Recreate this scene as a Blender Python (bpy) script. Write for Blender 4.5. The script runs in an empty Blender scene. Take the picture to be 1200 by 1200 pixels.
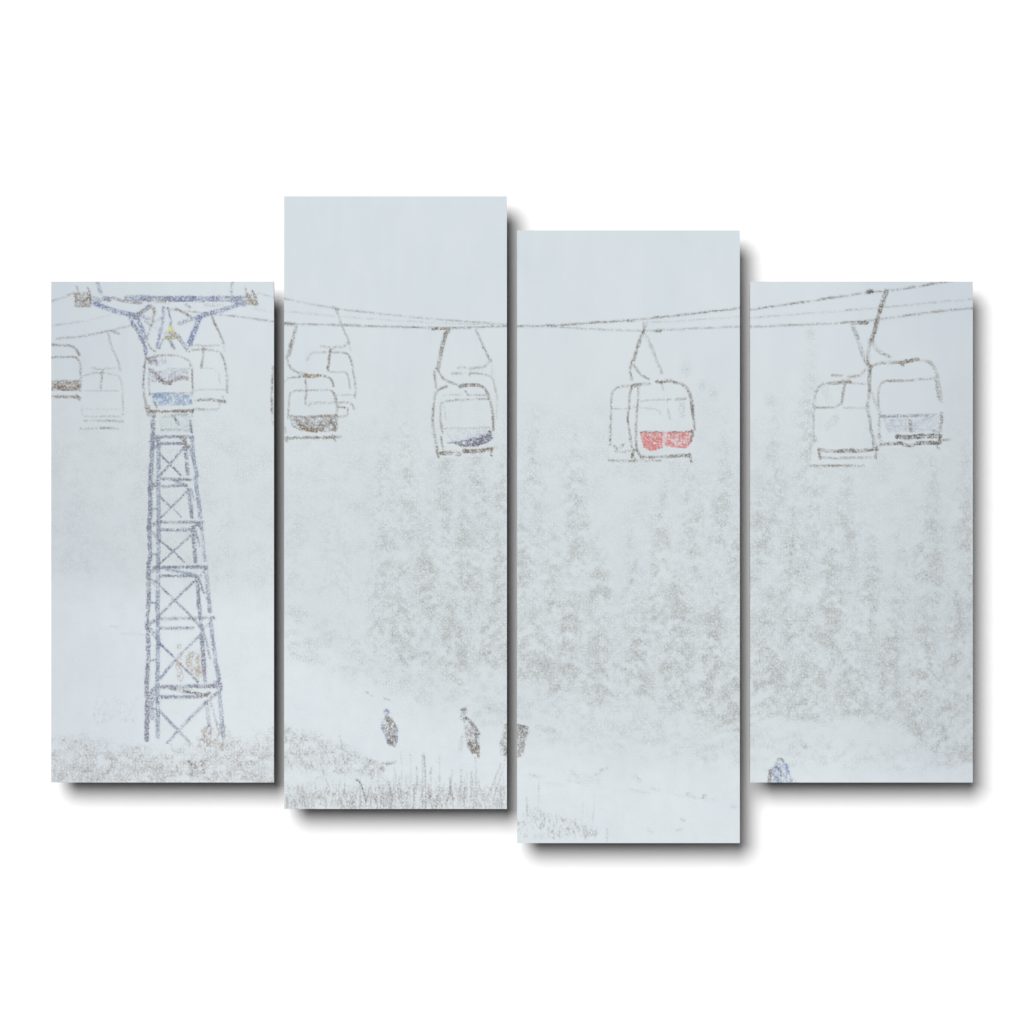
import bpy, math
import numpy as np
# ---------------------------------------------------------------------------
# Four canvas panels with one split winter print hung on a white wall.
# 1 unit of the drawing grid = 1 mm.  x to the right, y down, origin of the
# drawing at the top left; the wall faces -Y.
# ---------------------------------------------------------------------------
rng = np.random.RandomState(7)
N = 1201
S = 0.001
THICK = 0.010          # depth of the stretched canvas
GAP = 0.050            # distance from the canvas front to the wall
E = 1.222               # light level the printed colours are seen under
scn = bpy.context.scene
col = scn.collection

def lin(c):
    c = np.asarray(c, dtype=float) / 255.0
    return np.where(c <= 0.04045, c / 12.92, ((c + 0.055) / 1.055) ** 2.4)

# ---------------------------------------------------------------- noise tools
def vnoise(x, y, seed):
    r = np.random.RandomState(seed).rand(256, 256)
    xi = np.floor(x).astype(int); yi = np.floor(y).astype(int)
    fx = x - xi; fy = y - yi
    fx = fx * fx * (3 - 2 * fx); fy = fy * fy * (3 - 2 * fy)
    a = r[yi & 255, xi & 255]; b = r[yi & 255, (xi + 1) & 255]
    c = r[(yi + 1) & 255, xi & 255]; d = r[(yi + 1) & 255, (xi + 1) & 255]
    return (a * (1 - fx) + b * fx) * (1 - fy) + (c * (1 - fx) + d * fx) * fy

def fbm(x, y, seed, octv=4):
    s = 0; a = 0.5; t = 0
    for i in range(octv):
        s = s + a * vnoise(x * 2 ** i + 13.1 * i, y * 2 ** i + 7.7 * i, seed + i); t += a; a *= 0.55
    return s / t

def sstep(a, b, x):
    t = np.clip((x - a) / (b - a), 0, 1)
    return t * t * (3 - 2 * t)

YY, XX = np.mgrid[0:N, 0:N].astype(float)
NZ = fbm(XX / 5.0, YY / 5.0, 11, 3)          # stroke break-up
NB = fbm(XX / 14.0, YY / 14.0, 31, 3)        # broader break-up

# ---------------------------------------------------------------- ink layers
D = np.zeros((N, N))                          # ink density
C = np.zeros((N, N, 3)); C[:] = lin((150, 150, 146))
T = np.zeros((N, N, 3))                       # paper tone
OWN = np.zeros((N, N), dtype=int)             # which printed motif a cell belongs to
PARTS = []                                    # (name, label, parent index, kind)

def motif(name, label=None, parent=None, kind=None):
    PARTS.append((name, label, parent, kind)); return len(PARTS)

def blend(sl, s, c):
    d = D[sl]; nd = d + s * (1 - d)
    w = (s / np.maximum(nd, 1e-4))[..., None]
    w = np.clip(w * 1.15, 0, 1)
    C[sl] = C[sl] * (1 - w) + lin(c) * w
    D[sl] = nd

def seg_dist(px, py, pts):
    best = np.full(px.shape, 1e9)
    for (x0, y0), (x1, y1) in zip(pts[:-1], pts[1:]):
        dx, dy = x1 - x0, y1 - y0; L = dx * dx + dy * dy + 1e-9
        t = np.clip(((px - x0) * dx + (py - y0) * dy) / L, 0, 1)
        best = np.minimum(best, np.hypot(px - x0 - t * dx, py - y0 - t * dy))
    return best

def smooth_pts(pts, it=2):
    pts = [tuple(map(float, p)) for p in pts]
    if len(pts) < 3: return pts
    for _ in range(it):
        q = [pts[0]]
        for a, b in zip(pts[:-1], pts[1:]):
            q.append((a[0] * .75 + b[0] * .25, a[1] * .75 + b[1] * .25))
            q.append((a[0] * .25 + b[0] * .75, a[1] * .25 + b[1] * .75))
        q.append(pts[-1]); pts = q
    return pts

def stroke(o, pts, w=2.0, d=0.7, c=(120, 108, 96), brk=0.8, own=True, sm=True):
    if sm: pts = smooth_pts(pts, 1)
    if own: w = (w * 1.06 + .2) * (1.10 if o and min(xs_[0] for xs_ in pts) > 940 else 1.0); d = min(d * 1.08, .97)
    xs = [p[0] for p in pts]; ys = [p[1] for p in pts]; m = w + 3
    x0 = max(int(min(xs) - m), 0); x1 = min(int(max(xs) + m) + 2, N)
    y0 = max(int(min(ys) - m), 0); y1 = min(int(max(ys) + m) + 2, N)
    sl = (slice(y0, y1), slice(x0, x1))
    nz = NZ[sl]; nb = NB[sl]
    wob = (nz - 0.5) * 1.6
    dist = seg_dist(XX[sl] + wob, YY[sl] + (nb - .5) * 1.2, pts)
    h = w * 0.5
    prof = 1 - sstep(max(h - 0.7, 0.0), h + 0.95, dist)
    mod = np.clip(1 - brk + brk * ((nz * 0.5 + nb * 0.5) - 0.28) / 0.36, 0.05, 1.25)
    s = np.clip(prof * d * mod, 0, 0.97)
    blend(sl, s, c)
    if own and o: OWN[sl][prof > 0.12] = o

def inside(px, py, poly):
    r = np.zeros(px.shape, bool); n = len(poly)
    for i in range(n):
        xa, ya = poly[i]; xb, yb = poly[(i + 1) % n]
        if ya == yb: continue
        cnd = ((ya > py) != (yb > py)) & (px < (xb - xa) * (py - ya) / (yb - ya) + xa)
        r ^= cnd
    return r

def fill(o, poly, d=0.7, c=(120, 108, 96), edge=1.5, brk=0.7, own=True):
    xs = [p[0] for p in poly]; ys = [p[1] for p in poly]; m = 4
    x0 = max(int(min(xs) - m), 0); x1 = min(int(max(xs) + m) + 2, N)
    y0 = max(int(min(ys) - m), 0); y1 = min(int(max(ys) + m) + 2, N)
    sl = (slice(y0, y1), slice(x0, x1)); px, py = XX[sl], YY[sl]
    wx = px + (NZ[sl] - .5) * 3; wy = py + (NB[sl] - .5) * 3
    ins = inside(wx, wy, poly); dd = seg_dist(wx, wy, list(poly) + [poly[0]])
    sd = np.where(ins, dd, -dd)
    prof = sstep(-0.6 * edge, edge, sd)
    nz = fbm(px / 4.0, py / 4.0, 77, 2)
    mod = np.clip(1 - brk + brk * (nz - 0.25) / 0.38, 0.05, 1.3)
    blend(sl, np.clip(prof * d * mod, 0, .97), c)
    if own and o: OWN[sl][prof > 0.15] = o

def claim(o, poly, wash=0.0, keep=()):
    """give the see-through area of a printed thing to it; wash = snow haze that thins what is behind"""
    xs = [p[0] for p in poly]; ys = [p[1] for p in poly]
    x0 = int(min(xs)); x1 = min(int(max(xs)) + 2, N); y0 = int(min(ys)); y1 = min(int(max(ys)) + 2, N)
    sl = (slice(y0, y1), slice(x0, x1))
    ins = inside(XX[sl] + .5, YY[sl] + .5, poly)
    for k in keep: ins &= OWN[sl] != k
    OWN[sl][ins] = o
    if wash: D[sl] = np.where(ins, D[sl] * (1 - wash), D[sl])

def ell(cx, cy, rx, ry, n=18, rot=0):
    return [(cx + rx * math.cos(a) * math.cos(rot) - ry * math.sin(a) * math.sin(rot),
             cy + rx * math.cos(a) * math.sin(rot) + ry * math.sin(a) * math.cos(rot)) for a in np.linspace(0, 2 * math.pi, n, endpoint=False)]

# ---------------------------------------------------------------- paper tone
def interp(x, pts):
    return np.interp(x, [p[0] for p in pts], [p[1] for p in pts])

base = np.array([211.5, 219.5, 223.])
snow = np.array([219.5, 227., 231.5])
ridge = interp(XX, [(60, 680), (120, 689), (200, 694), (321, 700), (400, 790), (480, 822), (560, 850), (606, 868), (700, 892), (867, 905), (960, 880), (1140, 892)])
ks = sstep(-40, 45, YY - ridge + (NB - .5) * 40)[..., None]
tone = base * (1 - ks) + snow * ks
tone += ((fbm(XX / 60, YY / 60, 3, 4) - .5) * 7)[..., None] * np.array([1.0, .8, .6])
tone += ((fbm(XX / 9, YY / 30, 5, 3) - .5) * 3)[..., None]
vx = np.abs(XX - 600) / 540
tone -= (10 * sstep(.62, 1.05, vx))[..., None] * np.array([1, 1, .85])
tone -= (3 * sstep(560, 230, YY))[..., None] * np.array([.2, 0, -.6])
T[:] = lin(tone)

# ---------------------------------------------------------------- forest
P_ = {}
FO = np.zeros((N, N))
BG = fbm(XX / 34, YY / 26, 57, 3)
def tree(cx, top, bot, half, dens, seed):
    if cx > 440: dens = 0.19 + 0.74 * dens
    x0 = max(int(cx - half - 8), 0); x1 = min(int(cx + half + 8), N)
    y0 = max(int(top - 4), 0); y1 = min(int(bot + 20), N)
    if x1 <= x0: return
    sl = (slice(y0, y1), slice(x0, x1)); px, py = XX[sl], YY[sl]
    t = np.clip((py - top) / (bot - top), 0, 1.1)
    dx = px - cx + (fbm(px / 30, py / 30, seed + 9, 2) - .5) * 14
    wid = half * (0.10 + 0.90 * t ** 0.75)
    u = py - (0.42 + 0.30 * ((seed * 37) % 10) / 10) * np.abs(dx)
    tier = 0.68 * fbm(dx / 15 + 50, u / 7.0 + 50, seed, 4) + 0.32 * fbm(px / 9 + 20, py / 11 + 5, seed + 60, 4)
    rag = (tier - .5) * 16 + (fbm(px / 6, py / 6, seed + 3, 3) - .5) * 10
    a = sstep(7, -10, np.abs(dx) - wid + rag)
    a *= sstep(0, 0.06, t) * sstep(1.06, 0.93, t + (fbm(px / 12, py / 12, seed + 5, 2) - .5) * .16)
    fine = fbm(px / 5, py / 5, seed + 21, 3)
    v = dens * 1.22 * np.clip(0.53 + 1.8 * (tier - 0.48) + 1.1 * (fine - .5) + 0.4 * (BG[sl] - .5), 0.08, 0.95)
    v *= 0.48 + 0.52 * sstep(-3, half * .55, wid - np.abs(dx))
    v *= 0.66 + 0.34 * sstep(0.0, 0.4, t)
    FO[sl] = FO[sl] * (1 - a) + v * a

# pale far slope (stipple that hardly shows) over the left and middle
far = 0.20 * sstep(395, 560, YY) * sstep(10, -20, YY - interp(XX, [(60, 676), (200, 690), (321, 700), (440, 760), (606, 800), (1140, 830)]))
far *= np.clip(0.25 + 1.9 * (fbm(XX / 22, YY / 16, 60, 4) - .3), 0, 1.3)
FO = np.maximum(FO, far)
FO = np.maximum(FO, 0.065 * sstep(420, 600, YY) * np.clip(.2 + 2.2 * (fbm(XX / 11, YY / 9, 67, 3) - .3), 0, 1.2))
trees = [
 (350, 505, 690, 26, .20), (392, 520, 700, 30, .22), (300, 560, 690, 24, .17), (90, 520, 676, 30, .22), (140, 560, 684, 26, .15), (265, 530, 690, 26, .18),
 (451, 470, 700, 28, .30), (478, 455, 720, 28, .34), (520, 470, 740, 34, .38), (562, 450, 750, 34, .42), (590, 480, 760, 30, .42),
 (455, 560, 752, 34, .46), (500, 575, 772, 36, .52), (545, 560, 775, 38, .56), (585, 590, 785, 34, .56), (470, 640, 765, 26, .5), (530, 660, 785, 28, .55),
 (626, 462, 720, 32, .36), (672, 484, 730, 36, .40), (612, 560, 780, 34, .50), (650, 600, 800, 36, .55), (700, 610, 800, 34, .52), (668, 660, 812, 34, .60),
 (742, 610, 790, 30, .46), (775, 545, 780, 32, .48), (812, 500, 790, 34, .42), (848, 470, 800, 34, .44), (870, 520, 820, 34, .48), (795, 640, 835, 36, .60), (745, 680, 822, 32, .58),
 (838, 640, 850, 34, .62), (625, 680, 800, 32, .55), (700, 700, 825, 30, .55), (862, 700, 858, 28, .56),
 (908, 452, 740, 34, .40), (950, 385, 760, 40, .34), (990, 520, 770, 34, .46), (890, 540, 780, 34, .52), (930, 560, 800, 38, .56), (972, 580, 812, 38, .58), (1020, 610, 820, 36, .54), (1056, 600, 830, 36, .5),
 (1092, 520, 800, 40, .54), (1132, 500, 820, 40, .56), (1046, 660, 850, 34, .56), (900, 650, 838, 34, .58), (948, 680, 846, 34, .58), (1000, 700, 842, 34, .58), (1082, 680, 872, 36, .62), (1122, 640, 892, 40, .64), (1142, 720, 895, 30, .58)]
for i, a in enumerate(trees): tree(*a, seed=100 + 7 * i)
low = sstep(0, 22, YY - interp(XX, [(333, 690), (440, 735), (560, 765), (700, 800), (867, 840), (1140, 870)])) * sstep(10, -14, YY - interp(XX, [(333, 770), (400, 795), (480, 825), (594, 862), (700, 884), (867, 905), (1140, 905)])) * (XX > 330)
FO = np.maximum(FO, low * 0.26 * np.clip(0.1 + 2.6 * (fbm(XX / 9, YY / 7, 64, 4) - .34), 0, 1.3))
# isolated far tree tops
for (x, y, r) in ((804, 433, 9), (823, 452, 7), (836, 462, 9), (950, 392, 8), (903, 470, 10)):
    g = np.exp(-((XX - x) ** 2 + ((YY - y) / 1.4) ** 2) / (2 * (r * .5) ** 2))
    FO = np.maximum(FO, g * .30)
FOs = FO.copy()
D[:] = FO * 0.98
warm = np.clip((FO - .25) * 1.2, 0, 1)[..., None]
C[:] = lin((170, 172, 172)) * (1 - warm) + lin((163, 161, 158)) * warm
# smoothed forest mask -> motif region
def boxblur(a, r):
    k = 2 * r + 1
    for ax in (0, 1):
        p = np.pad(a, [(r + 1, r) if i == ax else (0, 0) for i in (0, 1)], mode='edge')
        cs = np.cumsum(p, axis=ax)
        a = (np.take(cs, range(k, cs.shape[ax]), axis=ax) - np.take(cs, range(0, cs.shape[ax] - k), axis=ax)) / k
    return a
fm = boxblur(boxblur(FO, 8), 8)

# ---------------------------------------------------------------- panels
PAN = [(60, 330, 321, 917), (333, 230, 594, 948), (606, 270, 867, 988), (879, 330, 1140, 917)]
PINFO = [
 ('canvas print panel at the left end showing a blue lattice lift tower in falling snow', 0),
 ('tall canvas print panel second from left with pale chairlifts above people on a snowy slope', 1),
 ('tall canvas print panel hung lowest of the four, showing a chairlift with a red seat', 2),
 ('canvas print panel at the right end with two brown chairlifts before misty trees', 3)]
wood = [motif('printed_forest', 'faint stippled snowy trees printed behind the lift tower', None, 'stuff'),
        motif('printed_forest', 'misty grey snowy trees printed below the pale chairs', None, 'stuff'),
        motif('printed_forest', 'misty grey snowy trees printed below the red seated chair', None, 'stuff'),
        motif('printed_forest', 'misty grey snowy trees filling the lower half of the right print', None, 'stuff')]
for k, (x0, y0, x1, y1) in enumerate(PAN):
    sl = (slice(y0, y1), slice(x0, x1))
    OWN[sl] = np.where((fm[sl] > (0.10 if k == 0 else 0.13)), wood[k], OWN[sl])

BR = (126, 113, 100); DB = (98, 84, 66); GR = (146, 146, 144); PU = (114, 112, 134); BL = (126, 137, 160); LB = (136, 160, 188)

# ---------------------------------------------------------------- scrub
brush = [motif('printed_scrub', 'brown snow-dusted scrub printed round the tower feet', None, 'stuff'),
         motif('printed_scrub', 'tall dry stems and scrub printed along the bottom edge', None, 'stuff'),
         motif('printed_scrub', 'sparse dry stems printed at the bottom left', None, 'stuff')]
def marks(o, n, xr, topf, botf, L, ang, dens, c, w=1.3, cluster=None):
    i = 0
    while i < n:
        x = rng.uniform(*xr); t = topf(x); b = botf(x)
        y = rng.uniform(t, b)
        if cluster is not None and rng.rand() > np.clip((cluster[int(y), int(x)] - .25) * 2.6, 0, 1): 
            i += .34; continue
        l = rng.uniform(*L); a = math.radians(rng.uniform(*ang)); bend = rng.uniform(-.3, .3)
        p = [(x, y), (x + l * .5 * math.sin(a), y - l * .5 * math.cos(a)), (x + l * math.sin(a + bend), y - l * math.cos(a + bend))]
        cc = c[rng.randint(len(c))]
        stroke(o, p, w * rng.uniform(.7, 1.3), dens * rng.uniform(.4, 1.1), cc, brk=.5, own=False)
        i += 1
GC = [(150, 141, 136), (164, 157, 152), (156, 154, 157), (138, 124, 116)]
CL = fbm(XX / 9, YY / 6, 91, 3)
g1 = sstep(0, 26, YY - interp(XX, [(60, 858), (100, 852), (150, 866), (200, 872), (235, 862), (262, 852), (290, 862), (321, 838)])) * (XX < 322)
blend((slice(0, N), slice(0, N)), np.clip(g1 * .34 * np.clip((CL - .16) * 2.0, 0, 1.1), 0, 1), (156, 149, 144))
OWN[850:917, 60:321] = np.where(g1[850:917, 60:321] > .25, brush[0], OWN[850:917, 60:321])
gtop = lambda x: float(np.interp(x, [60, 100, 150, 200, 240, 262, 290, 321], [868, 862, 872, 878, 862, 858, 868, 848]))
marks(brush[0], 900, (60, 321), gtop, lambda x: 919, (2.5, 5.5), (-80, 80), .34, GC, 1.0, CL)
marks(brush[0], 60, (234, 262), lambda x: 850, lambda x: 880, (3, 7), (-50, 50), .6, [(150, 130, 116), (160, 146, 136)], 1.2)
marks(brush[0], 26, (222, 240), lambda x: 892, lambda x: 912, (2, 4), (-60, 60), .8, [(110, 92, 76), (120, 110, 100)], 1.3)
marks(brush[0], 90, (110, 160), lambda x: 815, lambda x: 850, (2, 5), (-60, 60), .16, GC, 1.2)
# second panel
b1 = np.clip(sstep(0, 16, YY - interp(XX, [(333, 846), (380, 856), (420, 874), (445, 896), (470, 930)])) * sstep(24, 0, YY - interp(XX, [(333, 886), (400, 900), (440, 905)])), 0, 1) * ((XX > 332) & (XX < 460))
b2 = sstep(0, 44, YY - interp(XX, [(333, 905), (420, 905), (500, 915), (594, 925)])) * ((XX > 332) & (XX < 595))
bb = np.maximum(b1, b2)
blend((slice(0, N), slice(0, N)), np.clip(bb * .27 * np.clip((CL - .16) * 2.0, 0, 1.2), 0, 1), (152, 146, 144))
sl = (slice(840, 948), slice(333, 594)); OWN[sl] = np.where(bb[sl] > .15, brush[1], OWN[sl])
marks(brush[1], 330, (333, 450), lambda x: float(np.interp(x, [333, 380, 420, 450], [850, 862, 882, 900])), lambda x: 906, (2.5, 6), (-60, 60), .36, GC, 1.0, CL)
marks(brush[1], 420, (333, 594), lambda x: 924, lambda x: 950, (3, 9), (-35, 35), .34, GC, 1.0)
marks(brush[1], 120, (340, 594), lambda x: 935, lambda x: 949, (12, 28), (-16, 18), .32, GC, .9)
for (x, y, x2, y2, d) in ((495, 945, 495, 885, .34), (499, 948, 497, 884, .62), (503, 940, 505, 900, .5), (557, 940, 557, 888, .34), (553, 938, 552, 905, .2), (524, 938, 530, 903, .62), (528, 934, 527, 912, .5),
                         (470, 930, 470, 882, .18), (481, 925, 481, 884, .18), (489, 920, 488, 897, .3), (513, 936, 515, 885, .2), (587, 895, 568, 940, .42), (594, 880, 585, 915, .3), (576, 940, 586, 912, .35),
                         (544, 936, 544, 912, .3), (552, 930, 553, 905, .2), (460, 938, 454, 912, .4), (468, 940, 462, 900, .3), (447, 938, 443, 915, .3), (437, 915, 432, 900, .3), (539, 925, 541, 902, .35), (591, 930, 589, 905, .2),
                         (386, 928, 376, 895, .25), (384, 915, 370, 910, .2), (402, 890, 398, 862, .3), (412, 886, 399, 876, .3)):
    stroke(brush[1], [(x, y), ((x + x2) / 2 + .8, (y + y2) / 2), (x2, y2)], 1.2, d, (122, 110, 108), .6)
stroke(brush[1], [(429, 940), (425, 925), (422, 916), (418, 914)], 1.4, .75, (92, 86, 82), .4)
fill(brush[1], ell(454, 894, 9, 2.2), .35, GR)  # walker's shadow drawn into the print, together with the next stroke
stroke(brush[1], [(449, 894), (456, 896), (464, 892)], 1.6, .6, BR)
for _ in range(70):
    x = rng.uniform(400, 592); hgt = rng.uniform(14, 44) * (1.0 if 470 < x < 575 else .7); ln = rng.uniform(-5, 5)
    stroke(brush[1], [(x, 947), (x + ln * .4, 947 - hgt * .5), (x + ln, 947 - hgt)], 1.0, rng.uniform(.12, .36), (134, 123, 119), .7, own=False)
# third panel
b3 = sstep(0, 22, YY - interp(XX, [(606, 940), (650, 955), (700, 975), (760, 985)])) * ((XX > 605) & (XX < 720))
sl = (slice(930, 988), slice(606, 720)); OWN[sl] = np.where(b3[sl] > .3, brush[2], OWN[sl])
marks(brush[2], 300, (606, 700), lambda x: float(np.interp(x, [606, 640, 700], [938, 955, 972])), lambda x: 985, (2, 6), (-40, 40), .36, GC, 1.0, CL)
for (x, y, x2, y2, d) in ((618, 962, 617, 935, .3), (629, 955, 632, 915, .22), (681, 968, 684, 938, .12), (695, 962, 696, 930, .2), (711, 986, 711, 971, .35), (689, 970, 688, 944, .1)):
    stroke(brush[2], [(x, y), (x2, y2)], 1.1, d, (132, 124, 122), .6)
for (x0, y0, x1, y1, w, d) in ((620, 908, 638, 911, 2, .42), (672, 906, 676, 910, 3, .5), (704, 903, 711, 900, 2.6, .6), (698, 908, 702, 907, 2, .4), (744, 910, 750, 915, 3, .55), (764, 924, 772, 926, 3, .3), (806, 930, 814, 933, 3.5, .35),
                               (822, 934, 827, 932, 3, .5), (740, 926, 760, 929, 2, .3), (790, 932, 840, 938, 2, .25), (798, 960, 802, 962, 3, .4), (760, 972, 764, 974, 3, .4), (792, 974, 798, 972, 3, .35), (858, 944, 862, 946, 3, .35), (664, 914, 690, 920, 2, .3), (640, 918, 660, 920, 2, .2), (630, 852, 650, 860, 5, .25), (666, 905, 700, 916, 8, .12)):
    stroke(0, [(x0, y0), (x1, y1)], w * 1.3, d * .7, (144, 141, 138), .8, own=False)
for (x0, y0, x1, y1, w, d) in ((430, 811, 436, 815, 2.4, .5), (450, 818, 458, 821, 1.8, .35), (128, 733, 138, 734, 1.6, .3), (143, 742, 170, 744, 1.6, .28), (938, 868, 944, 876, 5, .3), (1048, 898, 1056, 902, 6, .14), (470, 770, 476, 780, 6, .35), (520, 790, 540, 800, 7, .22), (343, 768, 370, 776, 7, .18)):
    stroke(0, [(x0, y0), (x1, y1)], w, d, (138, 134, 130), .6, own=False)
marks(0, 60, (333, 594), lambda x: float(np.interp(x, [333, 594], [700, 800])), lambda x: float(np.interp(x, [333, 594], [780, 850])), (2, 6), (-80, 80), .22, GC, 1.6)

# ---------------------------------------------------------------- haul cables
def cable(k, pts, w, d, c=(132, 126, 120)):
    stroke(motif('printed_cable'), pts, w, d, c, .75)
cable(0, [(60, 353), (75, 348), (87, 343)], 2, .75)
cable(0, [(60, 382), (95, 377), (128, 369)], 1.4, .34)
cable(0, [(66, 397), (92, 395), (124, 389), (154, 381)], 1.8, .55)
cable(0, [(240, 367), (280, 371), (321, 377)], 1.8, .6)
cable(0, [(302, 343), (321, 349)], 1.4, .28); cable(0, [(296, 361), (321, 366)], 1.4, .25)
cable(1, [(333, 350), (393, 362), (460, 369), (530, 376), (594, 380)], 1.8, .48)
cable(1, [(333, 365), (400, 371), (500, 378), (594, 382)], 1.4, .26)
cable(1, [(333, 379), (400, 381), (500, 384), (540, 384.5), (594, 382)], 2.0, .72)
cable(2, [(606, 382), (640, 382), (700, 378), (742, 375), (800, 369), (867, 361)], 2.0, .85)
cable(2, [(640, 382), (700, 386), (757, 388), (810, 385), (867, 383)], 1.8, .5)
cable(2, [(757, 378), (800, 376), (867, 371)], 1.3, .24)
cable(3, [(879, 363), (950, 353), (1020, 342), (1040, 341), (1080, 335), (1116, 329)], 2.0, .8)
cable(3, [(879, 372.5), (1040, 360), (1140, 350)], 1.7, .36)
cable(3, [(879, 383), (1000, 378), (1040, 373), (1090, 366), (1140, 361)], 2.0, .62)

# ---------------------------------------------------------------- lift tower
tower = motif('printed_lift_tower', 'blue lattice steel lift tower printed with a wide T shaped head')
def TS(pts, w, d, c): stroke(tower, pts, w, d, c, .65)
PD = (110, 112, 133)
TS([(180, 484), (178.5, 520), (177.5, 545), (176, 565), (176.5, 600), (174.5, 616), (176.3, 650), (173.5, 665), (174.5, 690), (174, 710), (171.5, 729), (174, 745), (173.5, 780), (171.5, 803), (173, 830), (172, 867)], 4.4, .9, PD)
TS([(186, 515), (186, 553), (185.5, 570), (186, 600), (186, 640), (185.5, 668), (185, 700), (184.5, 716), (185.5, 740), (185, 780), (184, 800), (185, 830), (184.5, 864)], 4.2, .8, BL)
for s, w, d, c in (
   ([(217, 516), (220, 555)], 4, .8, PD), ([(221, 574), (225, 606)], 3.8, .85, PD), ([(226, 618), (229, 658)], 4, .9, PD), ([(231, 678), (234, 720), (236, 733)], 4.2, .95, PD), ([(236, 738), (240, 798)], 4.2, .85, PD), ([(243, 826), (246, 862)], 4, .35, PU),
   ([(225, 514), (227, 540), (231, 557)], 4, .8, BL), ([(229, 560), (233, 590), (235, 606)], 4.2, .85, BL), ([(236, 614), (240, 657)], 3.4, .5, BL), ([(241, 666), (246, 716)], 4.2, .85, BL), ([(247, 728), (252, 772), (257, 796)], 4.2, .8, BL), ([(256, 806), (262, 864)], 4.4, .8, BL),
   ([(221, 522), (226, 541)], 2.2, .5, BL), ([(224, 573), (228, 585)], 2.2, .6, BL), ([(229, 620), (234, 640)], 2, .55, PU), ([(234, 680), (239, 695)], 2.2, .7, PD), ([(238, 736), (246, 771)], 2.2, .5, PU), ([(247, 822), (254, 850)], 2.4, .4, PU),
   ([(183, 512), (226, 512)], 2.8, .85, PD), ([(189, 520), (214, 520)], 2.8, .85, PD), ([(212, 513), (221, 524)], 3, .8, BR),
   ([(186, 561), (223, 562)], 3, .8, PD), ([(190, 570), (218, 569)], 3, .75, PD), ([(204, 563), (218, 569)], 3, .6, PU),
   ([(186, 611.5), (238, 612)], 2.8, .85, PD), ([(188, 621), (224, 621)], 2.8, .85, PD), ([(224, 621), (234, 612)], 2.4, .6, PU), ([(230, 612), (236, 620)], 2.4, .6, PU),
   ([(181, 665), (242, 664.5)], 3, .9, PD), ([(188, 675), (231, 675)], 2.8, .8, PD), ([(194, 667), (230, 674.5)], 3, .7, BL), ([(232, 678), (240, 668)], 2.6, .55, PU),
   ([(184, 725), (251, 724)], 3, .75, PD), ([(188, 736), (226, 736)], 2.8, .8, PD), ([(236, 737), (247, 729)], 2.6, .55, BL),
   ([(188, 805), (258, 804)], 4, .95, PD), ([(188, 817), (236, 816.5)], 3.2, .85, PD), ([(200, 807), (243, 815)], 3, .85, (92, 84, 90)), ([(236, 816), (246, 812)], 2.6, .75, BR), ([(252, 800), (259, 799), (259, 808)], 2.8, .8, PD),
   ([(187, 531), (198, 543), (212, 557)], 1.9, .8, PD), ([(216, 524), (189, 556)], 2.1, .85, PD),
   ([(188, 583), (199, 593), (213, 606)], 1.9, .7, PD), ([(218, 577), (187, 608)], 2.1, .85, PD),
   ([(185, 632), (202, 645), (216, 659)], 1.9, .8, PD), ([(225, 626), (187, 661)], 2.1, .8, PD),
   ([(182, 681), (204, 703), (222, 720), (234, 734)], 2.1, .85, PD), ([(228, 681), (204, 704), (184, 724)], 2.2, .85, PD),
   ([(186, 753), (203, 769)], 2.2, .9, (78, 84, 130)), ([(206, 772), (232, 799)], 2.3, .8, PD), ([(234, 745), (208, 770), (188, 795)], 2.5, .85, BL),
   ([(187, 834), (207, 854)], 3, .75, BL), ([(211, 858), (223, 870)], 2.4, .65, PD), ([(254, 812), (240, 825)], 3.4, .8, PD), ([(240, 825), (208, 857)], 3.2, .5, BL), ([(208, 857), (196, 871)], 2.6, .8, BL),
   ([(176, 518), (186, 514)], 4, .6, PD), ([(177, 526), (186, 522)], 4, .7, PD), ([(177, 572), (185, 565)], 5, .7, PD), ([(174, 618), (187, 611)], 4, .7, PD), ([(176, 622), (184, 630)], 4, .55, PD), ([(174, 672), (186, 664)], 4, .6, PD), ([(175, 677), (184, 686)], 5, .55, PD),
   ([(173, 733), (186, 724)], 4, .6, PD), ([(176, 737), (184, 748)], 4, .5, PD), ([(172, 815), (186, 803)], 4, .6, PD), ([(177, 815), (184, 822)], 7, .55, PD), ([(177, 820), (179, 842)], 4, .5, PD),
   ([(177, 597), (184, 596)], 1.8, .5, PU), ([(176, 647), (180, 650), (184, 649)], 1.8, .65, PD), ([(176, 706.5), (184, 706.5)], 1.8, .75, PD), ([(176, 774), (184, 773)], 1.8, .75, PD), ([(178, 830), (184, 831)], 1.8, .6, PD)):
    TS(s, w, d, c)
arm = motif('printed_cross_arm', None, tower)
def AS(pts, w, d, c): stroke(arm, pts, w, d, c, .6)
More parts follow.
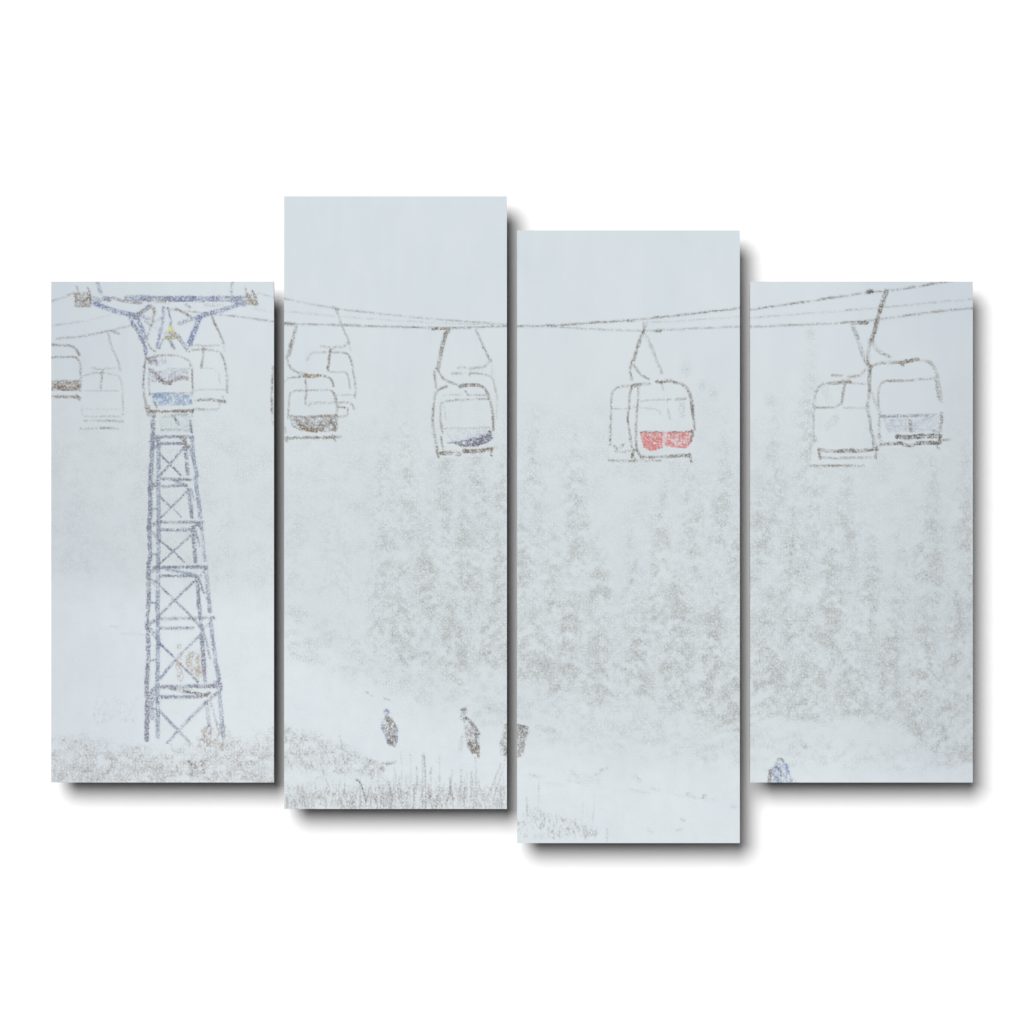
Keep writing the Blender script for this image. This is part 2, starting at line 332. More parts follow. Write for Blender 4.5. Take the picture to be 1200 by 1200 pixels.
for s, w, d, c in (
   ([(150, 349), (200, 350.5), (290, 350)], 6.4, .78, (104, 112, 148)), ([(176, 351), (196, 352)], 7, .35, BR), ([(110, 350), (116, 353)], 6, .55, BL),
   ([(112, 356), (120, 359), (136, 365), (155, 369)], 5.2, .8, (96, 108, 150)), ([(122, 350), (128, 351)], 5, .75, PD), ([(132, 349), (146, 353), (165, 355)], 3, .7, (108, 92, 92)),
   ([(284, 355), (262, 363), (243, 368), (236, 371)], 4.6, .72, (104, 116, 156)), ([(268, 350), (286, 356)], 6, .75, BL), ([(210, 379), (222, 375), (236, 371)], 4.2, .65, BL),
   ([(152, 373), (162, 388), (170, 404), (171, 414)], 4, .62, (104, 112, 150)), ([(155, 379), (160, 386)], 2.4, .85, PD), ([(163, 394), (168, 402)], 2.6, .8, PD), ([(158, 369), (164, 378), (170, 395)], 4.4, .7, (92, 106, 152)),
   ([(176, 359), (164, 367), (158, 372)], 4.2, .75, (104, 98, 116)), ([(164, 370), (175, 374)], 3.4, .6, BL), ([(170, 376), (187, 387)], 2.4, .55, GR), ([(179, 360), (182, 366)], 3, .5, BR),
   ([(191, 360), (191.5, 375), (188, 390), (184, 407)], 3, .7, (104, 112, 150)), ([(197, 361), (200, 374), (200, 384)], 2, .9, (88, 100, 152)), ([(194, 389), (190, 400), (187, 408)], 1.8, .65, PU),
   ([(205, 391), (212, 401), (219, 411)], 1.8, .8, PD), ([(209, 392), (216, 402), (222, 412)], 1.6, .6, PU), ([(198, 397), (204, 408)], 3.2, .8, PD), ([(234, 372), (229, 386), (222, 404)], 5.4, .78, (98, 112, 158)),
   ([(206, 362), (216, 366), (223, 371)], 2.4, .75, (108, 94, 88)), ([(190, 361), (215, 364), (240, 367)], 1.6, .45, BR), ([(218, 357), (222, 360)], 2.6, .7, BL), ([(176, 380), (190, 372)], 3, .35, BL), ([(240, 357), (262, 358)], 3, .25, BR),
   ([(114, 330), (116, 336), (118, 343)], 4, .5, (120, 126, 158)), ([(272.5, 330), (271, 337), (271, 345)], 2.4, .5, (120, 126, 150))):
    AS(s, w, d, c)
wh = motif('printed_pulley_block', 'brown pulley block printed at the left tip of the arm', tower)
fill(wh, [(85, 343), (106, 342), (107, 359), (89, 360)], .72, (128, 108, 88)); stroke(wh, [(103, 338), (106, 346), (106, 356)], 2, .7, DB); stroke(wh, [(90, 336), (92, 342)], 1.5, .5, GR); stroke(wh, [(88, 358), (106, 359)], 2, .7, BR)
stroke(wh, [(93, 352), (98, 354), (102, 350)], 3.5, .6, DB)
wh2 = motif('printed_pulley_block', 'brown pulley block printed at the right tip of the arm', tower)
fill(wh2, [(287, 343), (301, 344), (303, 358), (288, 357)], .7, (140, 122, 104)); stroke(wh2, [(288, 338), (291, 349), (296, 356)], 1.8, .7, BR); stroke(wh2, [(296, 341), (300, 349), (300, 357)], 2, .75, (104, 88, 74))
sg = motif('printed_warning_sign', 'yellow triangular sign printed under the arm', tower)
fill(sg, [(201, 381), (211, 397), (191, 397)], .85, (142, 134, 92), 1.0, .5); fill(sg, ell(200.5, 385, 3.2, 4), .8, (208, 204, 84), 1.2, .2); stroke(sg, [(193, 396), (209, 397)], 1.8, .7, (150, 144, 60)); fill(sg, ell(201.5, 392, 3, 2.6), .45, (168, 140, 160), 1, .3)

# ---------------------------------------------------------------- chairs
def chair(label, area, strokes, seat=None, hanger=(), wash=.3, behind=(), seatlab=None):
    o = motif('printed_chair', label)
    claim(o, area, wash, behind)
    h = None
    for s in strokes: stroke(o, s[0], s[1], s[2], s[3] if len(s) > 3 else BR, .75)
    if hanger:
        h = motif('printed_hanger_arm', None, o)
        for s in hanger: stroke(h, s[0], s[1], s[2], s[3] if len(s) > 3 else BR, .6)
    if seat:
        q = motif('printed_seat', seatlab, o)
        for s in seat:
            if s[0] == 'f': fill(q, s[1], s[2], s[3], s[4] if len(s) > 4 else 1.2, s[5] if len(s) > 5 else .75)
            else: stroke(q, s[1], s[2], s[3], s[4], .7)
    return o
# first panel
chair('chair printed cut off by the left edge, with a dark brown seat', [(60, 403), (83, 403), (93, 411), (96, 425), (96, 470), (60, 468)],
      [([(60, 404), (70, 404.5), (82, 405), (89, 409), (93, 416)], 2.6, .8), ([(60, 419), (80, 418), (91, 418.5), (94, 427), (95, 440), (94.5, 458)], 2.2, .6), ([(60, 465), (78, 465), (94, 466)], 3, .65), ([(90, 463), (94, 469)], 2.4, .6)],
      [('f', [(60, 446), (93, 446), (94, 459), (60, 459)], .8, (126, 112, 92)), ('s', [(60, 446), (93, 446)], 1.8, .6, DB), ('s', [(64, 452), (74, 456)], 3.4, .7, DB), ('s', [(85, 456), (93, 452)], 3, .6, DB)], seatlab='dark brown seat back')
chair('small pale chair printed left of the tower', [(97, 437), (137, 436), (144, 446), (145, 480), (143, 504), (95, 504), (94, 470)],
      [([(98, 441), (104, 438), (120, 437), (137, 439), (142, 446), (144, 465), (144, 486)], 1.7, .38), ([(108, 431), (118, 433), (134, 431)], 2, .42), ([(120, 434), (119, 446), (118, 455)], 2.2, .75), ([(100, 458), (138, 458)], 1.5, .3),
       ([(96, 476), (96, 486)], 1.6, .42, GR), ([(100, 479), (142, 480)], 1.5, .2), ([(99, 488), (120, 488), (142, 488)], 1.8, .36, GR), ([(99, 493), (120, 493), (144, 494)], 2.2, .5, (128, 122, 116)), ([(95, 502), (118, 501.5), (139, 502)], 2.2, .55, (128, 122, 116))],
      None, [([(127, 392), (131, 407), (138, 422), (141, 434)], 1.9, .58, GR), ([(131, 388), (139, 391)], 2.6, .5)])
chair('pale chair printed right of the tower and behind it', [(228, 407), (258, 411), (265, 425), (267, 460), (264, 481), (228, 481)],
      [([(226, 410), (243, 409.5), (257, 412), (262, 419), (266, 440), (266, 460)], 2, .55), ([(225, 404), (240, 406), (256, 404)], 2, .5), ([(238, 408), (238, 418), (236, 431)], 2.4, .62), ([(236, 431), (256, 432), (258, 450)], 1.4, .22, GR),
       ([(229, 457), (246, 456), (264, 457)], 1.8, .4, GR), ([(230, 469), (246, 468), (263, 471)], 3, .6), ([(260, 464), (264, 471)], 2, .6), ([(228, 479.5), (240, 480)], 2, .5), ([(243, 480), (257, 480), (258, 470)], 1.8, .42, PU)],
      None, [([(248, 370), (254, 384), (260, 396), (262, 403)], 2, .68), ([(262, 403), (263, 412)], 1.5, .3, GR)])
chair('chair printed in front of the tower with a light blue seat', [(170, 419), (188, 414), (216, 416), (224, 425), (227, 440), (227, 484), (173, 488), (167, 460), (167, 440)],
      [([(172, 421), (182, 417), (200, 416), (215, 418), (222, 424), (224, 430)], 2.2, .6, (132, 118, 108)), ([(171, 418), (168, 440), (168, 458), (172, 480), (173, 487)], 2.2, .75, (120, 110, 104)), ([(175, 432), (174.5, 447), (175, 462)], 1.8, .5), ([(225, 433), (226, 450), (226, 464)], 2, .75),
       ([(196, 432), (226, 432)], 1.4, .3, GR), ([(175, 462), (198, 461), (226, 460)], 2, .62, (110, 100, 100)), ([(176, 482), (200, 482.5), (214, 481), (226, 481)], 2.6, .85, (118, 94, 66)), ([(204, 482), (225, 482)], 3.2, .8, DB), ([(174, 476), (175, 487)], 3.4, .6), ([(225, 482), (225, 487)], 2, .6)],
      [('f', [(176, 461), (225, 461), (225, 475), (180, 476)], .78, LB), ('s', [(182, 464), (196, 465)], 4, .6, (104, 128, 168)), ('s', [(218, 464), (224, 472)], 3, .5, (90, 110, 160)), ('s', [(182, 472), (184, 478)], 1.8, .5, BR)],
      [([(181, 361), (181, 370), (175, 388), (172, 399), (176, 408), (182, 412)], 2, .55, (134, 120, 106))], wash=.25, seatlab='light blue seat back')
q = len(PARTS)  # the printed rider area above the seat belongs to that chair
cf = [i + 1 for i, p in enumerate(PARTS) if p[1] and 'light blue seat' in p[1] and p[0] == 'printed_chair'][0]
fill(cf, [(172, 419), (184, 418), (185, 429), (174, 429)], .62, (116, 112, 124)); fill(cf, [(184, 419), (196, 419), (196, 429), (184, 429)], .3, (136, 138, 168))
fill(cf, [(176, 434), (221, 433), (221, 445), (200, 449), (177, 448)], .42, (134, 130, 160)); stroke(cf, [(178, 434), (184, 440), (189, 448), (200, 449)], 4, .75, (104, 84, 76)); stroke(cf, [(203, 446), (212, 442), (220, 444)], 4, .5, (128, 100, 100)); stroke(cf, [(177, 436), (180, 446)], 3, .5, PU)
cg = motif('printed_cabinet', 'pale green cabinet printed under the front chair', tower)
fill(cg, [(186, 486), (224, 485), (225, 506), (187, 507)], .40, (170, 188, 186), 2, .5); stroke(cg, [(190, 504), (206, 503), (224, 505)], 2, .5, (138, 150, 156)); stroke(cg, [(201, 486), (206, 491), (209, 498)], 2.2, .65, PD); stroke(cg, [(223, 493), (224, 500), (225, 507)], 2, .8, PD); stroke(cg, [(204, 487), (220, 486)], 2.6, .45, GR)
o_e = motif('printed_chair', 'thin brown sliver of a chair printed at the right edge')
stroke(o_e, [(320.5, 430), (318.8, 450), (318.4, 470), (320, 498)], 2.2, .7, BR)
# second panel
chair('faint chair printed behind the brown seated one', [(361, 413), (407, 412), (414, 430), (418, 466), (416, 489), (394, 489), (394, 466), (380, 440), (361, 438)],
      [([(360, 422), (363, 415), (368, 412.5), (382, 413)], 2, .5, GR), ([(388, 413), (402, 413), (408, 415), (412, 422), (414, 436), (417, 456), (416, 466)], 2, .52, (128, 124, 120)), ([(376, 406), (386, 407)], 2.2, .42), ([(389, 409), (395, 406), (402, 407), (408, 401)], 2.4, .5), ([(387, 410), (386, 420), (384, 434)], 2.4, .85, (120, 100, 82)),
       ([(384, 434), (389, 436.5), (405, 436), (409, 442), (410, 456)], 1.8, .42), ([(394, 463), (415, 463)], 1.8, .36, GR), ([(396, 472), (412, 472), (415, 479)], 2.2, .55), ([(397, 477), (404, 478)], 2.2, .65), ([(396, 488), (407, 488), (408, 479)], 1.9, .5)],
      None, [([(392, 361), (396, 362)], 3, .7), ([(394, 362), (398, 375), (404, 390), (408, 398), (409, 402)], 2.2, .6, GR), ([(409, 400), (411, 410)], 1.5, .28, GR)])
chair('chair printed at the left edge with a mottled brown seat', [(333, 443), (340, 440), (382, 438), (391, 446), (396, 465), (396, 516), (333, 517)],
      [([(333, 447), (338, 442.5), (358, 441)], 2.4, .75), ([(376, 440), (382, 440.5), (388, 444), (391, 452)], 2.6, .8), ([(358, 444), (359, 455), (358, 474)], 1.9, .55), ([(338, 490), (338.5, 465), (342, 458), (360, 458)], 1.9, .55), ([(362, 457.5), (388, 456.5), (394, 463), (395, 478)], 2, .58, (126, 120, 116)),
       ([(391, 461), (395, 472), (394.5, 485), (394, 503)], 2.2, .7), ([(362, 475), (366, 472), (393, 472)], 2.6, .45, GR), ([(334, 514), (350, 513), (372, 513), (392, 512), (399, 511)], 3, .72), ([(333, 500), (335, 508)], 2, .4), ([(390, 510), (393, 516)], 2, .6), ([(371, 513), (392, 512)], 2.4, .6, DB), ([(336, 512), (336, 517)], 2.2, .5)],
      [('f', [(340, 488), (394, 487), (393, 506), (352, 506), (342, 500)], .72, (122, 112, 104)), ('s', [(341, 488), (366, 488), (394, 487)], 2.2, .75, BR), ('s', [(353, 499), (358, 503), (370, 505)], 4.4, .8, (120, 94, 62)), ('s', [(391, 495), (393, 505)], 2, .8, DB), ('s', [(345, 492), (350, 499)], 2, .4, PU)],
      [([(333, 379.5), (344, 379.5)], 2.8, .75), ([(347, 383), (343, 398), (338, 416)], 3.6, .78, (124, 108, 92)), ([(335.5, 417), (338, 428), (345, 435), (355, 438), (362, 441)], 2.4, .7), ([(358, 440), (364, 441), (373, 440)], 4, .85, (136, 106, 66))], seatlab='mottled brown seat back')
chair('faint chair printed behind the purple seated one', [(540, 437), (575, 440), (580, 452), (583, 470), (582, 492), (577, 492), (572, 455), (545, 450)],
      [([(530, 438), (545, 437)], 2.2, .42), ([(550, 437), (565, 438), (576, 441), (580, 451), (582, 468)], 2.1, .52), ([(582, 470), (582, 490)], 1.6, .28, GR), ([(537, 431), (545, 430)], 2.4, .42), ([(549, 432), (562, 431), (568, 430), (575, 422)], 2.2, .48), ([(551, 434), (550, 440)], 2.4, .6)],
      None, [([(558, 386), (565, 402), (571, 417), (575, 423)], 2.3, .66, (128, 124, 122)), ([(576, 424), (577, 440)], 1.4, .26, GR)], wash=.2)
chair('chair printed hanging near the right edge with a purple-blue seat', [(509, 458), (515, 453), (567, 451), (574, 462), (579, 480), (579, 525), (577, 536), (512, 537), (506, 497), (507, 478)],
      [([(511, 461), (514, 456), (524, 453)], 2.4, .72), ([(539, 453), (547, 451), (560, 451.5)], 3.6, .85, DB), ([(560, 451.5), (567, 453.5), (572, 461), (573, 467)], 2.6, .72), ([(510, 460), (508, 478), (506.8, 493), (508, 503), (511, 518), (512, 528)], 2.3, .72), ([(516.5, 484), (516, 492), (518, 504), (519, 507)], 2, .66), ([(517, 512), (519, 526)], 2, .6),
       ([(516, 484), (516, 474), (519, 470), (530, 469.5)], 2, .52), ([(531, 469), (552, 468), (572, 467.5)], 2, .55), ([(574, 468), (577, 478), (578, 490), (578, 504)], 2.6, .78), ([(546, 458), (547, 461.5), (551, 463), (570, 463)], 2, .55, (120, 118, 130)), ([(520, 463), (540, 462.5)], 1.8, .32, GR), ([(520, 474), (522, 486), (522, 492)], 1.7, .32, GR), ([(518, 502), (548, 502), (576, 501)], 1.8, .36, GR),
       ([(513, 524), (512, 530), (514, 536)], 2.2, .7), ([(516, 531), (521, 532)], 3, .9, DB), ([(520, 531), (532, 530), (538, 532)], 4.6, .82, (112, 92, 66)), ([(544, 529), (556, 529)], 4.6, .85, (100, 82, 58)), ([(556, 529), (566, 528), (576, 526)], 4, .75, (108, 90, 66)), ([(575, 526), (576, 534)], 2.4, .85, DB), ([(579, 524), (583, 524)], 1.6, .5)],
      [('f', [(522, 504), (575, 503), (575, 516), (560, 521), (530, 520)], .20, (136, 140, 176), 2), ('f', [(527, 518), (545, 515), (560, 511), (575, 506), (577, 513), (572, 519), (558, 523), (542, 523)], .78, (96, 88, 118)), ('s', [(540, 522), (556, 522), (566, 519)], 3, .75, (70, 60, 72)), ('s', [(574, 506), (576, 513)], 3, .8, (76, 62, 62)), ('s', [(525, 519), (536, 518)], 1.8, .6, PD)],
      [([(507, 386.5), (512, 385), (521, 385.5)], 2.4, .9, (110, 90, 66)), ([(525, 386), (521, 396), (517, 412), (513.5, 430)], 4, .74, (120, 108, 94)), ([(526, 385), (527, 389)], 2, .6), ([(512, 431), (508.5, 437), (510, 446), (511, 454)], 2.3, .78), ([(513, 432), (515, 438), (521, 445), (529, 448.5), (535, 451)], 2.2, .75)], wash=.45, seatlab='dark purple-blue seat back')
# third panel
chair('pale chair printed partly hidden behind the red seated one', [(718, 457), (724, 453), (745, 451), (747, 460), (744, 541), (714, 541), (716, 490)],
      [([(717, 461), (720, 456), (727, 453), (742, 452)], 2.2, .6), ([(744, 451), (762, 450)], 2.6, .62), ([(718, 459), (716, 475), (716, 500), (714.5, 523)], 2, .46), ([(716, 510), (715, 520)], 2.4, .5), ([(741, 453), (737.5, 463), (738, 474), (735.5, 488), (737, 502), (740, 524)], 2.3, .66), ([(717, 479), (735, 479), (744, 477), (747, 470)], 1.8, .42, GR),
       ([(720, 523), (724, 527), (731, 521)], 2.4, .62), ([(721, 529), (730, 530), (738, 528)], 2.2, .5), ([(714, 539), (728, 540), (742, 540)], 2.2, .66)],
      None, [([(757, 393), (764, 408), (770, 424), (776, 437)], 3, .46, GR), ([(768, 388), (774, 388)], 2.6, .7)], wash=.4)
chair('chair printed in the middle with a bright red seat', [(747, 455), (751, 450), (770, 448), (800, 448), (808, 458), (814, 480), (815, 520), (811, 541), (741, 541), (745, 500)],
      [([(742, 453), (746, 452), (750, 451)], 3, .6), ([(748, 453), (748.5, 463), (746.5, 478), (745.5, 495), (745, 512), (746, 528)], 2.3, .64), ([(770, 447.5), (776, 448)], 3.4, .8, (104, 92, 66)), ([(776, 448), (784, 446), (792, 448)], 3, .85, (104, 90, 62)), ([(790, 448), (799, 449), (806, 456), (809, 464)], 2.6, .76), ([(809, 464), (811, 474), (812, 486)], 3.4, .82, (116, 104, 88)), ([(812, 486), (813.5, 496), (814, 504)], 2.1, .6),
       ([(752, 470), (762, 468.5), (786, 468)], 1.9, .46, GR), ([(792, 468), (803, 467)], 2.4, .62), ([(776, 450), (777, 457)], 1.8, .5, GR), ([(750, 478), (772, 480), (774, 486)], 1.6, .28, GR), ([(782, 469), (783, 480), (785, 491)], 1.9, .42, GR), ([(799, 472), (799, 486)], 7, .20, GR),
       ([(743, 527), (740.5, 534), (744, 540)], 2.6, .85, (96, 84, 60)), ([(746, 527), (750, 535), (753, 537)], 2.8, .85, (96, 84, 60)), ([(752, 535), (764, 536), (776, 535)], 2.8, .85, (98, 86, 62)), ([(780, 535), (795, 534), (808, 534)], 3.4, .8, (100, 88, 62)), ([(808, 532), (810, 541)], 2.2, .8, DB), ([(744, 540), (775, 539.5)], 2, .6)],
      [('f', [(774, 506), (786, 506), (786, 518), (774, 524)], .42, (214, 140, 138), 1, .5), ('f', [(749, 506.5), (777, 506), (777, 525), (764, 528.5), (754, 524)], .95, (206, 100, 96), .8, .55), ('f', [(782, 506.5), (812, 506), (812, 519), (803, 526), (789, 524), (779, 523), (781, 515)], .95, (208, 104, 100), .8, .6), ('s', [(750, 506.5), (776, 506)], 1.8, .55, (120, 96, 84)), ('s', [(784, 506.5), (808, 506)], 1.8, .55, (120, 90, 84)), ('s', [(811, 505), (812, 509), (810, 516)], 2.4, .75, (96, 76, 60))],
      [([(736, 375.5), (742, 375)], 3.2, .9, (104, 92, 76)), ([(754, 379), (755.5, 385), (754, 390)], 2.6, .85), ([(758, 378), (756, 383)], 2.2, .75), ([(754, 389), (750, 398), (747, 407)], 3.6, .88, (110, 96, 70)), ([(746, 411), (742, 423)], 3, .75, (118, 106, 86)), ([(741, 423), (738, 433), (740, 445)], 2.3, .72), ([(743, 427), (748, 437), (754, 441), (760, 444)], 2.6, .62, (130, 126, 120))], wash=.45, seatlab='bright red seat back')
# fourth panel
chair('chair printed lower left of the pair, hanging in front of trees', [(957, 457), (963, 450), (1016, 448), (1019, 475), (1028, 528), (1026, 547), (950, 548), (953, 520)],
      [([(957, 459), (960, 453), (966, 450)], 2.2, .5), ([(970, 449.5), (982, 449), (990, 447), (996, 448)], 3, .78, (114, 96, 74)), ([(996, 449), (1014, 450)], 2, .5), ([(976, 440), (986, 440)], 2.4, .55, (140, 116, 108)), ([(994, 442), (1004, 441), (1010, 438), (1014, 433)], 2.4, .55, (136, 116, 104)), ([(990, 450), (988, 462), (986, 473)], 2.5, .66), ([(954, 478), (968, 478), (979, 477), (984, 474)], 2, .55), ([(989, 478), (1014, 478)], 1.8, .4, GR),
       ([(956, 460), (954, 480), (953.5, 500), (953, 520)], 2.2, .34, GR), ([(952, 508), (956, 516)], 4, .35, GR), ([(960, 527), (978, 529), (1000, 527)], 3.2, .9, (92, 78, 60)), ([(986, 529), (1010, 528), (1028, 526)], 3.2, .9, (88, 72, 54)), ([(960, 527), (961, 538)], 2.4, .75), ([(962, 536), (980, 537), (1000, 536), (1026, 536)], 2.2, .66), ([(1027, 524), (1026, 536)], 2.8, .75), ([(950, 546), (975, 546), (1012, 545.5)], 2.3, .66), ([(966, 455), (972, 470)], 8, .10, GR), ([(970, 500), (980, 490)], 8, .14, GR)],
      None, [([(998, 380), (1004, 379)], 2.2, .5), ([(1007, 378), (1016, 378)], 3.4, .92, (104, 86, 66)), ([(1000, 384), (1005, 397), (1010, 412), (1016, 427)], 4, .5, (124, 118, 110))], wash=.75)
chair('chair printed nearest and highest at the right, with a pale grey seat', [(1021, 430), (1032, 424), (1090, 424), (1098, 434), (1104, 455), (1107, 495), (1103, 525), (1030, 526), (1023, 500), (1019, 460)],
      [([(1022, 429), (1030, 425.5), (1044, 425), (1056, 424.5)], 2.6, .75), ([(1056, 425), (1066, 423), (1075, 421)], 3.4, .95, (108, 88, 62)), ([(1056, 425), (1058, 428)], 3, .7), ([(1078, 422), (1090, 424), (1096, 432), (1099, 441)], 3, .6, (128, 118, 106)), ([(1098, 442), (1101, 456), (1103, 470)], 3.6, .62, (128, 116, 102)), ([(1095, 443), (1098, 455), (1100, 468)], 1.8, .6), ([(1103, 484), (1104, 490), (1102, 505), (1101, 518)], 3, .8, (108, 92, 74)),
       ([(1030, 477), (1029, 458), (1033, 447.5), (1048, 446)], 2.2, .46, (140, 134, 126)), ([(1040, 446.5), (1060, 446), (1072, 445)], 2.4, .7), ([(1076, 444.5), (1094, 444)], 2.2, .5), ([(1020, 430), (1018.5, 445), (1019, 458)], 3.4, .85, (108, 92, 74)), ([(1019, 458), (1016, 478), (1019, 490), (1021, 505), (1024, 522)], 2.6, .66), ([(1021, 460), (1026, 472), (1031, 483)], 3, .4, GR), ([(1031, 486), (1030, 500), (1031, 512)], 2.2, .5),
       ([(1030, 510), (1033, 520)], 3.4, .92, DB), ([(1034, 520), (1046, 520), (1056, 519)], 3.2, .92, (86, 70, 50)), ([(1052, 512), (1062, 513), (1082, 511)], 4.4, .97, (74, 58, 40)), ([(1088, 511), (1101, 511)], 4.6, .95, (78, 62, 44)), ([(1059, 521), (1068, 522), (1076, 519), (1101, 519)], 3.6, .95, (82, 66, 46)), ([(1098, 521), (1100, 526)], 2.4, .6), ([(1023, 524), (1034, 521)], 2.4, .66), ([(1105, 516), (1113, 515)], 1.8, .5), ([(1024, 512), (1025, 524)], 2.6, .5)],
      [('f', [(1033, 487), (1102, 486), (1101, 506), (1040, 508)], .34, (146, 154, 172), 2), ('s', [(1032, 488), (1060, 487), (1100, 486)], 2.4, .6, (122, 116, 116)), ('s', [(1066, 492), (1068, 505)], 2.8, .66, BR), ('s', [(1060, 492), (1062, 504)], 2, .3, GR), ('s', [(1094, 505), (1100, 507)], 2.4, .5, BR)],
      [([(1017, 342), (1022, 341.5)], 3.6, .97, (84, 66, 48)), ([(1038.5, 341), (1035, 352), (1031, 364)], 4.4, .92, (100, 82, 58)), ([(1031, 364), (1027, 380), (1022, 398)], 3.8, .85, (108, 90, 68)), ([(1022, 400), (1026, 408), (1034, 414), (1043, 418)], 3.2, .62, (130, 118, 104)), ([(1020, 398), (1017, 412), (1017, 424), (1020, 430)], 3, .72, (118, 104, 88))], wash=.75, seatlab='pale blue-grey seat back')

# ---------------------------------------------------------------- people
def person(label, fills, strokes=()):
    o = motif('printed_person', label)
    for f in fills: fill(o, f[0], f[1], f[2], 1.2, .7)
    for s in strokes: stroke(o, *s)
TOWERISH = OWN.copy()
person('thin pale brown figure printed behind the tower', [(ell(210, 757, 3.2, 3.5), .32, (160, 148, 142)), ([(205, 768), (213, 762), (214, 780), (216, 798), (209, 799), (205, 782)], .36, (166, 144, 132))], [([(212, 778), (212, 792)], 2.6, .4, (146, 124, 112))])
person('stout pale brown figure printed behind the tower', [(ell(224, 765, 4, 4), .34, (158, 148, 142)), ([(216, 768), (226, 762), (236, 768), (238, 797), (230, 796), (217, 778)], .42, (160, 142, 126))], [([(230, 772), (232, 790)], 5, .3, (158, 130, 110))])
back = TOWERISH == tower                       # the lattice stays in front of them
OWN[back] = tower
person('walker printed in blue hat and mottled brown and blue coat', [(ell(453, 834.5, 3.6, 4.6), .66, (134, 138, 176)), ([(452, 838), (459, 840), (466, 850), (466.5, 864), (464, 876), (455, 874), (451, 862), (446, 854), (447.5, 844)], .62, (122, 118, 120)), ([(446, 843), (450, 843), (450, 858), (446, 855)], .55, (126, 130, 168))],
       [([(454, 841), (459, 848), (457, 858), (460, 863)], 5.5, .62, (110, 98, 82), .7), ([(456, 868), (460, 872), (463, 868)], 4.5, .75, (96, 84, 68), .6), ([(453, 862), (454, 870)], 3, .4, (120, 124, 160)), ([(465, 856), (465, 868)], 2.5, .45, (120, 124, 160))])
person('walker printed leaning, with a pale head and dark trousers', [(ell(543, 835, 4.4, 4.8), .45, (128, 130, 138)), ([(542, 840), (549, 842), (556, 850), (562, 862), (563, 884), (553, 884), (546, 872), (544, 858)], .48, (134, 130, 128)), ([(547, 868), (562, 872), (562, 885), (553, 884)], .62, (116, 104, 88))],
       [([(547, 842), (555, 849), (561, 860)], 3.4, .72, (112, 100, 90), .6), ([(557, 860), (558, 872)], 3, .7, (104, 98, 92), .6), ([(550, 870), (556, 879), (560, 876)], 4, .75, (100, 88, 70), .6), ([(541, 832), (546, 831)], 2.6, .7, (110, 104, 100), .6), ([(542, 862), (539, 878)], 3.2, .26, GR, .6), ([(540, 838), (542, 845)], 2.2, .5, (120, 124, 150)), ([(561, 878), (561, 887)], 2, .6, BR)])
person('left half of a figure printed at the panel\'s right edge', [([(591, 849), (595, 847), (595, 888), (586, 886), (585, 872), (588, 860)], .52, (136, 128, 122))], [([(588, 871), (592, 876), (594, 882)], 3.6, .62, (108, 96, 84), .6)])
person('right half of a figure printed at the panel\'s left edge', [([(605, 848), (617, 851), (619.5, 857), (616, 870), (613, 886), (605, 888)], .58, (130, 122, 116))], [([(606, 850), (618, 853)], 2.4, .75, (100, 88, 78), .6), ([(609, 853), (614, 862), (618, 858)], 3, .6, (96, 84, 72), .6), ([(606, 862), (612, 866), (614, 872)], 3.4, .55, (108, 96, 84), .6)])
person('head and shoulders of a figure in a light blue jacket printed at the bottom edge', [([(911, 890), (915, 888), (920, 893), (925.5, 897), (926, 906), (929, 918), (899, 918), (902, 904), (906, 897)], .62, (122, 142, 176)), ([(898, 918), (901, 905), (905, 900), (905, 918)], .5, (128, 118, 106))],
       [([(912, 890), (916, 889), (918, 892)], 2, .8, (110, 104, 94), .5), ([(909, 899), (914, 902), (915, 908)], 2.6, .7, (86, 98, 126), .6), ([(921, 897), (924, 906)], 3.4, .6, (110, 132, 180), .6), ([(903, 902), (902, 916)], 2.2, .6, (116, 104, 90), .6), ([(929, 914), (934, 918)], 3, .55, (124, 110, 100), .6), ([(908, 908), (912, 916)], 2.2, .5, (84, 96, 120), .6)])

# ---------------------------------------------------------------- materials
def nodes(name):
    m = bpy.data.materials.new(name); m.use_nodes = True
    nt = m.node_tree; nt.nodes.clear(); return m, nt
def add(nt, t, **kw):
    n = nt.nodes.new(t)
    for k, v in kw.items():
        if k == 'ins':
            for kk, vv in v.items(): n.inputs[kk].default_value = vv
        else: setattr(n, k, v)
    return n
def mth(nt, op, a, b=None, c=None, clamp=False):
    n = add(nt, 'ShaderNodeMath', operation=op); n.use_clamp = clamp
    for i, v in enumerate((a, b, c)):
        if v is None: continue
        if isinstance(v, (int, float)): n.inputs[i].default_value = v
        else: nt.links.new(v, n.inputs[i])
    return n.outputs[0]

